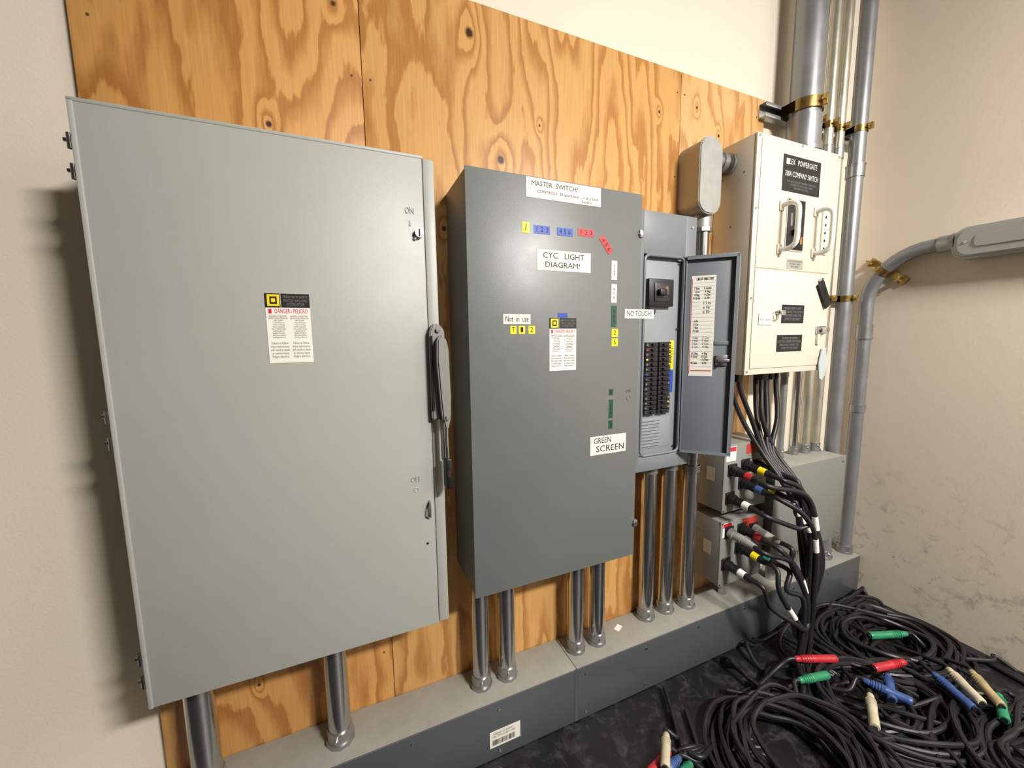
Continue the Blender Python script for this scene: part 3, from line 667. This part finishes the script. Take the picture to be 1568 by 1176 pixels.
# ------------------------------------------------------------ floor cable coils
def coil(name,cx,cy,r0,r1,loops,zmax,ecc=1.0,rot=0,r=.0088):
    ro=root(name); bm=bmesh.new(); ctrl=[]
    n=10
    ph=random.uniform(0,6)
    for L_ in range(loops):
        rad=random.uniform(r0,r1); ex=jitter(.05); ey=jitter(.04); zb=.010+zmax*(L_/loops)*random.uniform(.6,1.0)
        for k in range(n):
            t=2*math.pi*k/n+ph
            x_=math.cos(t)*rad*ecc; y_=math.sin(t)*rad
            X_=cx+ex+x_*math.cos(rot)-y_*math.sin(rot)+jitter(.012); Y_=cy+ey+x_*math.sin(rot)+y_*math.cos(rot)+jitter(.012)
            ctrl.append((min(X_,2.55),min(Y_,-.21),max(.0095,zb+jitter(.01))))
    p=smooth_path(ctrl,4)
    _sweep_into(bm,p,[r]*len(p),8); mesh_obj(ro,'cable',bm,CABLE,True); return ro
coil('cable_coil',1.33,-.62,.15,.25,18,.10,1.1,.2)
coil('cable_coil',2.22,-.45,.12,.24,15,.08,1.35,-.3)
coil('cable_coil',2.02,-1.02,.14,.30,16,.09,1.2,.3)
coil('cable_coil',1.84,-.62,.10,.24,11,.06,1.3,-.5)
loose=root('loose_floor_cable'); bm=bmesh.new()
for i in range(26):
    x0=random.uniform(1.7,2.25); y0=random.uniform(-.85,-.35)
    ctrl=[(x0,y0,.012+random.random()*.03)]; a=random.uniform(0,6.28)
    for k in range(8):
        a+=random.uniform(-.9,.9); x0+=.13*math.cos(a); y0+=.13*math.sin(a)
        x0=max(1.45,min(2.54,x0)); y0=max(-1.25,min(-.22,y0)); ctrl.append((x0,y0,.010+random.random()*.05))
    addcable(bm,ctrl,.0085,5,8)
for i in range(8):
    yy=-.25-i*.03
    addcable(bm,[(1.85+i*.03,yy-.1,.015),(2.1,yy,.02+i*.004),(2.35,yy+.0,.015),(2.50,yy-.1,.015),(2.535-i*.006,yy-.35,.012),(2.50-i*.01,yy-.7,.012),(2.4,yy-1.0,.012)],.0085,6,8)
mesh_obj(loose,'cable',bm,CABLE,True)
def connector(x0,y0,x1,y1,z,mat,tip=None,z1=None):
    r=root('cable_connector'); a=Vector((x0,y0,z)); b=Vector((x1,y1,z if z1 is None else z1)); d=(b-a)
    P=lambda t:a+d*t
    ts=[0,.02,.12,.14,.16,.45,.48,.50,.9,.97,1.0]; rs=[.009,.011,.012,.010,.0135,.0155,.0155,.0145,.0155,.0155,.013]
    sweep(r,'body',[P(t) for t in ts],rs,mat,18)
    for i,t in enumerate((.2,.26,.32,.38)): sweep(r,'grip_ring_%d'%i,[P(t),P(t+.02)],[.0165,.0165],mat,18)
    sweep(r,'contact',[P(.995),P(1.04)],[.0085,.0085],tip or BLACK,14)
    q=[P(.01),P(-.15)+Vector((0,0,-.002)),P(-.5)+Vector((jitter(.05),jitter(.05),-z*.4)),P(-1.0)+Vector((jitter(.12),jitter(.12),-z*.6))]
    q=[Vector((min(v.x,2.55),v.y,max(v.z,.010))) for v in q]
    sweep(r,'tail',smooth_path(q,5),.0085,CABLE,10)
connector(2.259,-.511,2.095,-.45,.100,RUB_G)
connector(1.675,-.385,1.835,-.455,.085,RUB_R)
connector(1.585,-.455,1.720,-.485,.080,RUB_G)
connector(2.045,-.590,1.890,-.556,.105,RUB_R)
connector(1.800,-.565,1.853,-.690,.095,RUB_B)
connector(1.93,-.585,1.81,-.65,.085,RUB_B)
connector(2.090,-.660,2.02,-.79,.095,RUB_B)
connector(2.150,-.68,2.055,-.80,.110,RUB_W)
connector(2.225,-.72,2.11,-.83,.105,RUB_T)
connector(2.20,-.80,2.07,-.85,.085,RUB_G)
connector(1.735,-.615,1.60,-.69,.105,RUB_W,CHROME)
connector(.945,-.42,.835,-.445,.03,RUB_R); connector(.955,-.455,.84,-.475,.04,RUB_B); connector(.96,-.39,.875,-.47,.06,RUB_W); connector(.985,-.475,.895,-.495,.025,RUB_G)
sc=root('loose_floor_cable'); bm=bmesh.new()
for i in range(4): addcable(bm,[(.955+i*.012,-.43-i*.01,.02+.01*i),(1.02,-.43-i*.02,.02+.01*i),(1.12,-.47,.02),(1.25,-.50-.03*i,.02)],.0085)
mesh_obj(sc,'cable',bm,CABLE,True)

# ------------------------------------------------------------ lights
def area(name,loc,sx,sy,e,col=(1,.965,.925),rot=(0,0,0)):
    l=bpy.data.lights.new(name,'AREA'); l.shape='RECTANGLE'; l.size=sx; l.size_y=sy; l.energy=e; l.color=col
    o=bpy.data.objects.new(name,l); o.location=loc; o.rotation_euler=rot; bpy.context.collection.objects.link(o)
cl=root('ceiling_light_fixture')
box(cl,'housing',1.15,1.95,-3.15,-2.75,CZ-.09,CZ-.001,M('fixture_white',(235,235,230),.5),.004)
area('ceiling_light_lamp',(1.55,-2.95,CZ-.10),.75,.35,375,rot=(math.radians(20),0,0))
w=bpy.data.worlds.new('World'); scene.world=w; w.use_nodes=True
w.node_tree.nodes['Background'].inputs[0].default_value=(1,.95,.88,1); w.node_tree.nodes['Background'].inputs[1].default_value=.2

# ------------------------------------------------------------ camera
Rm=Matrix(((.9196,.0576,-.3885),(-.3924,.1020,-.9141),(-.01295,.9931,.1165)))
c=bpy.data.cameras.new('camera'); co=bpy.data.objects.new('camera',c); bpy.context.collection.objects.link(co)
c.sensor_width=36; c.lens=13.64; c.clip_start=.01
co.matrix_world=Matrix.Translation((0,-1.3,1.45))@Rm.to_4x4()
scene.camera=co
finalize()
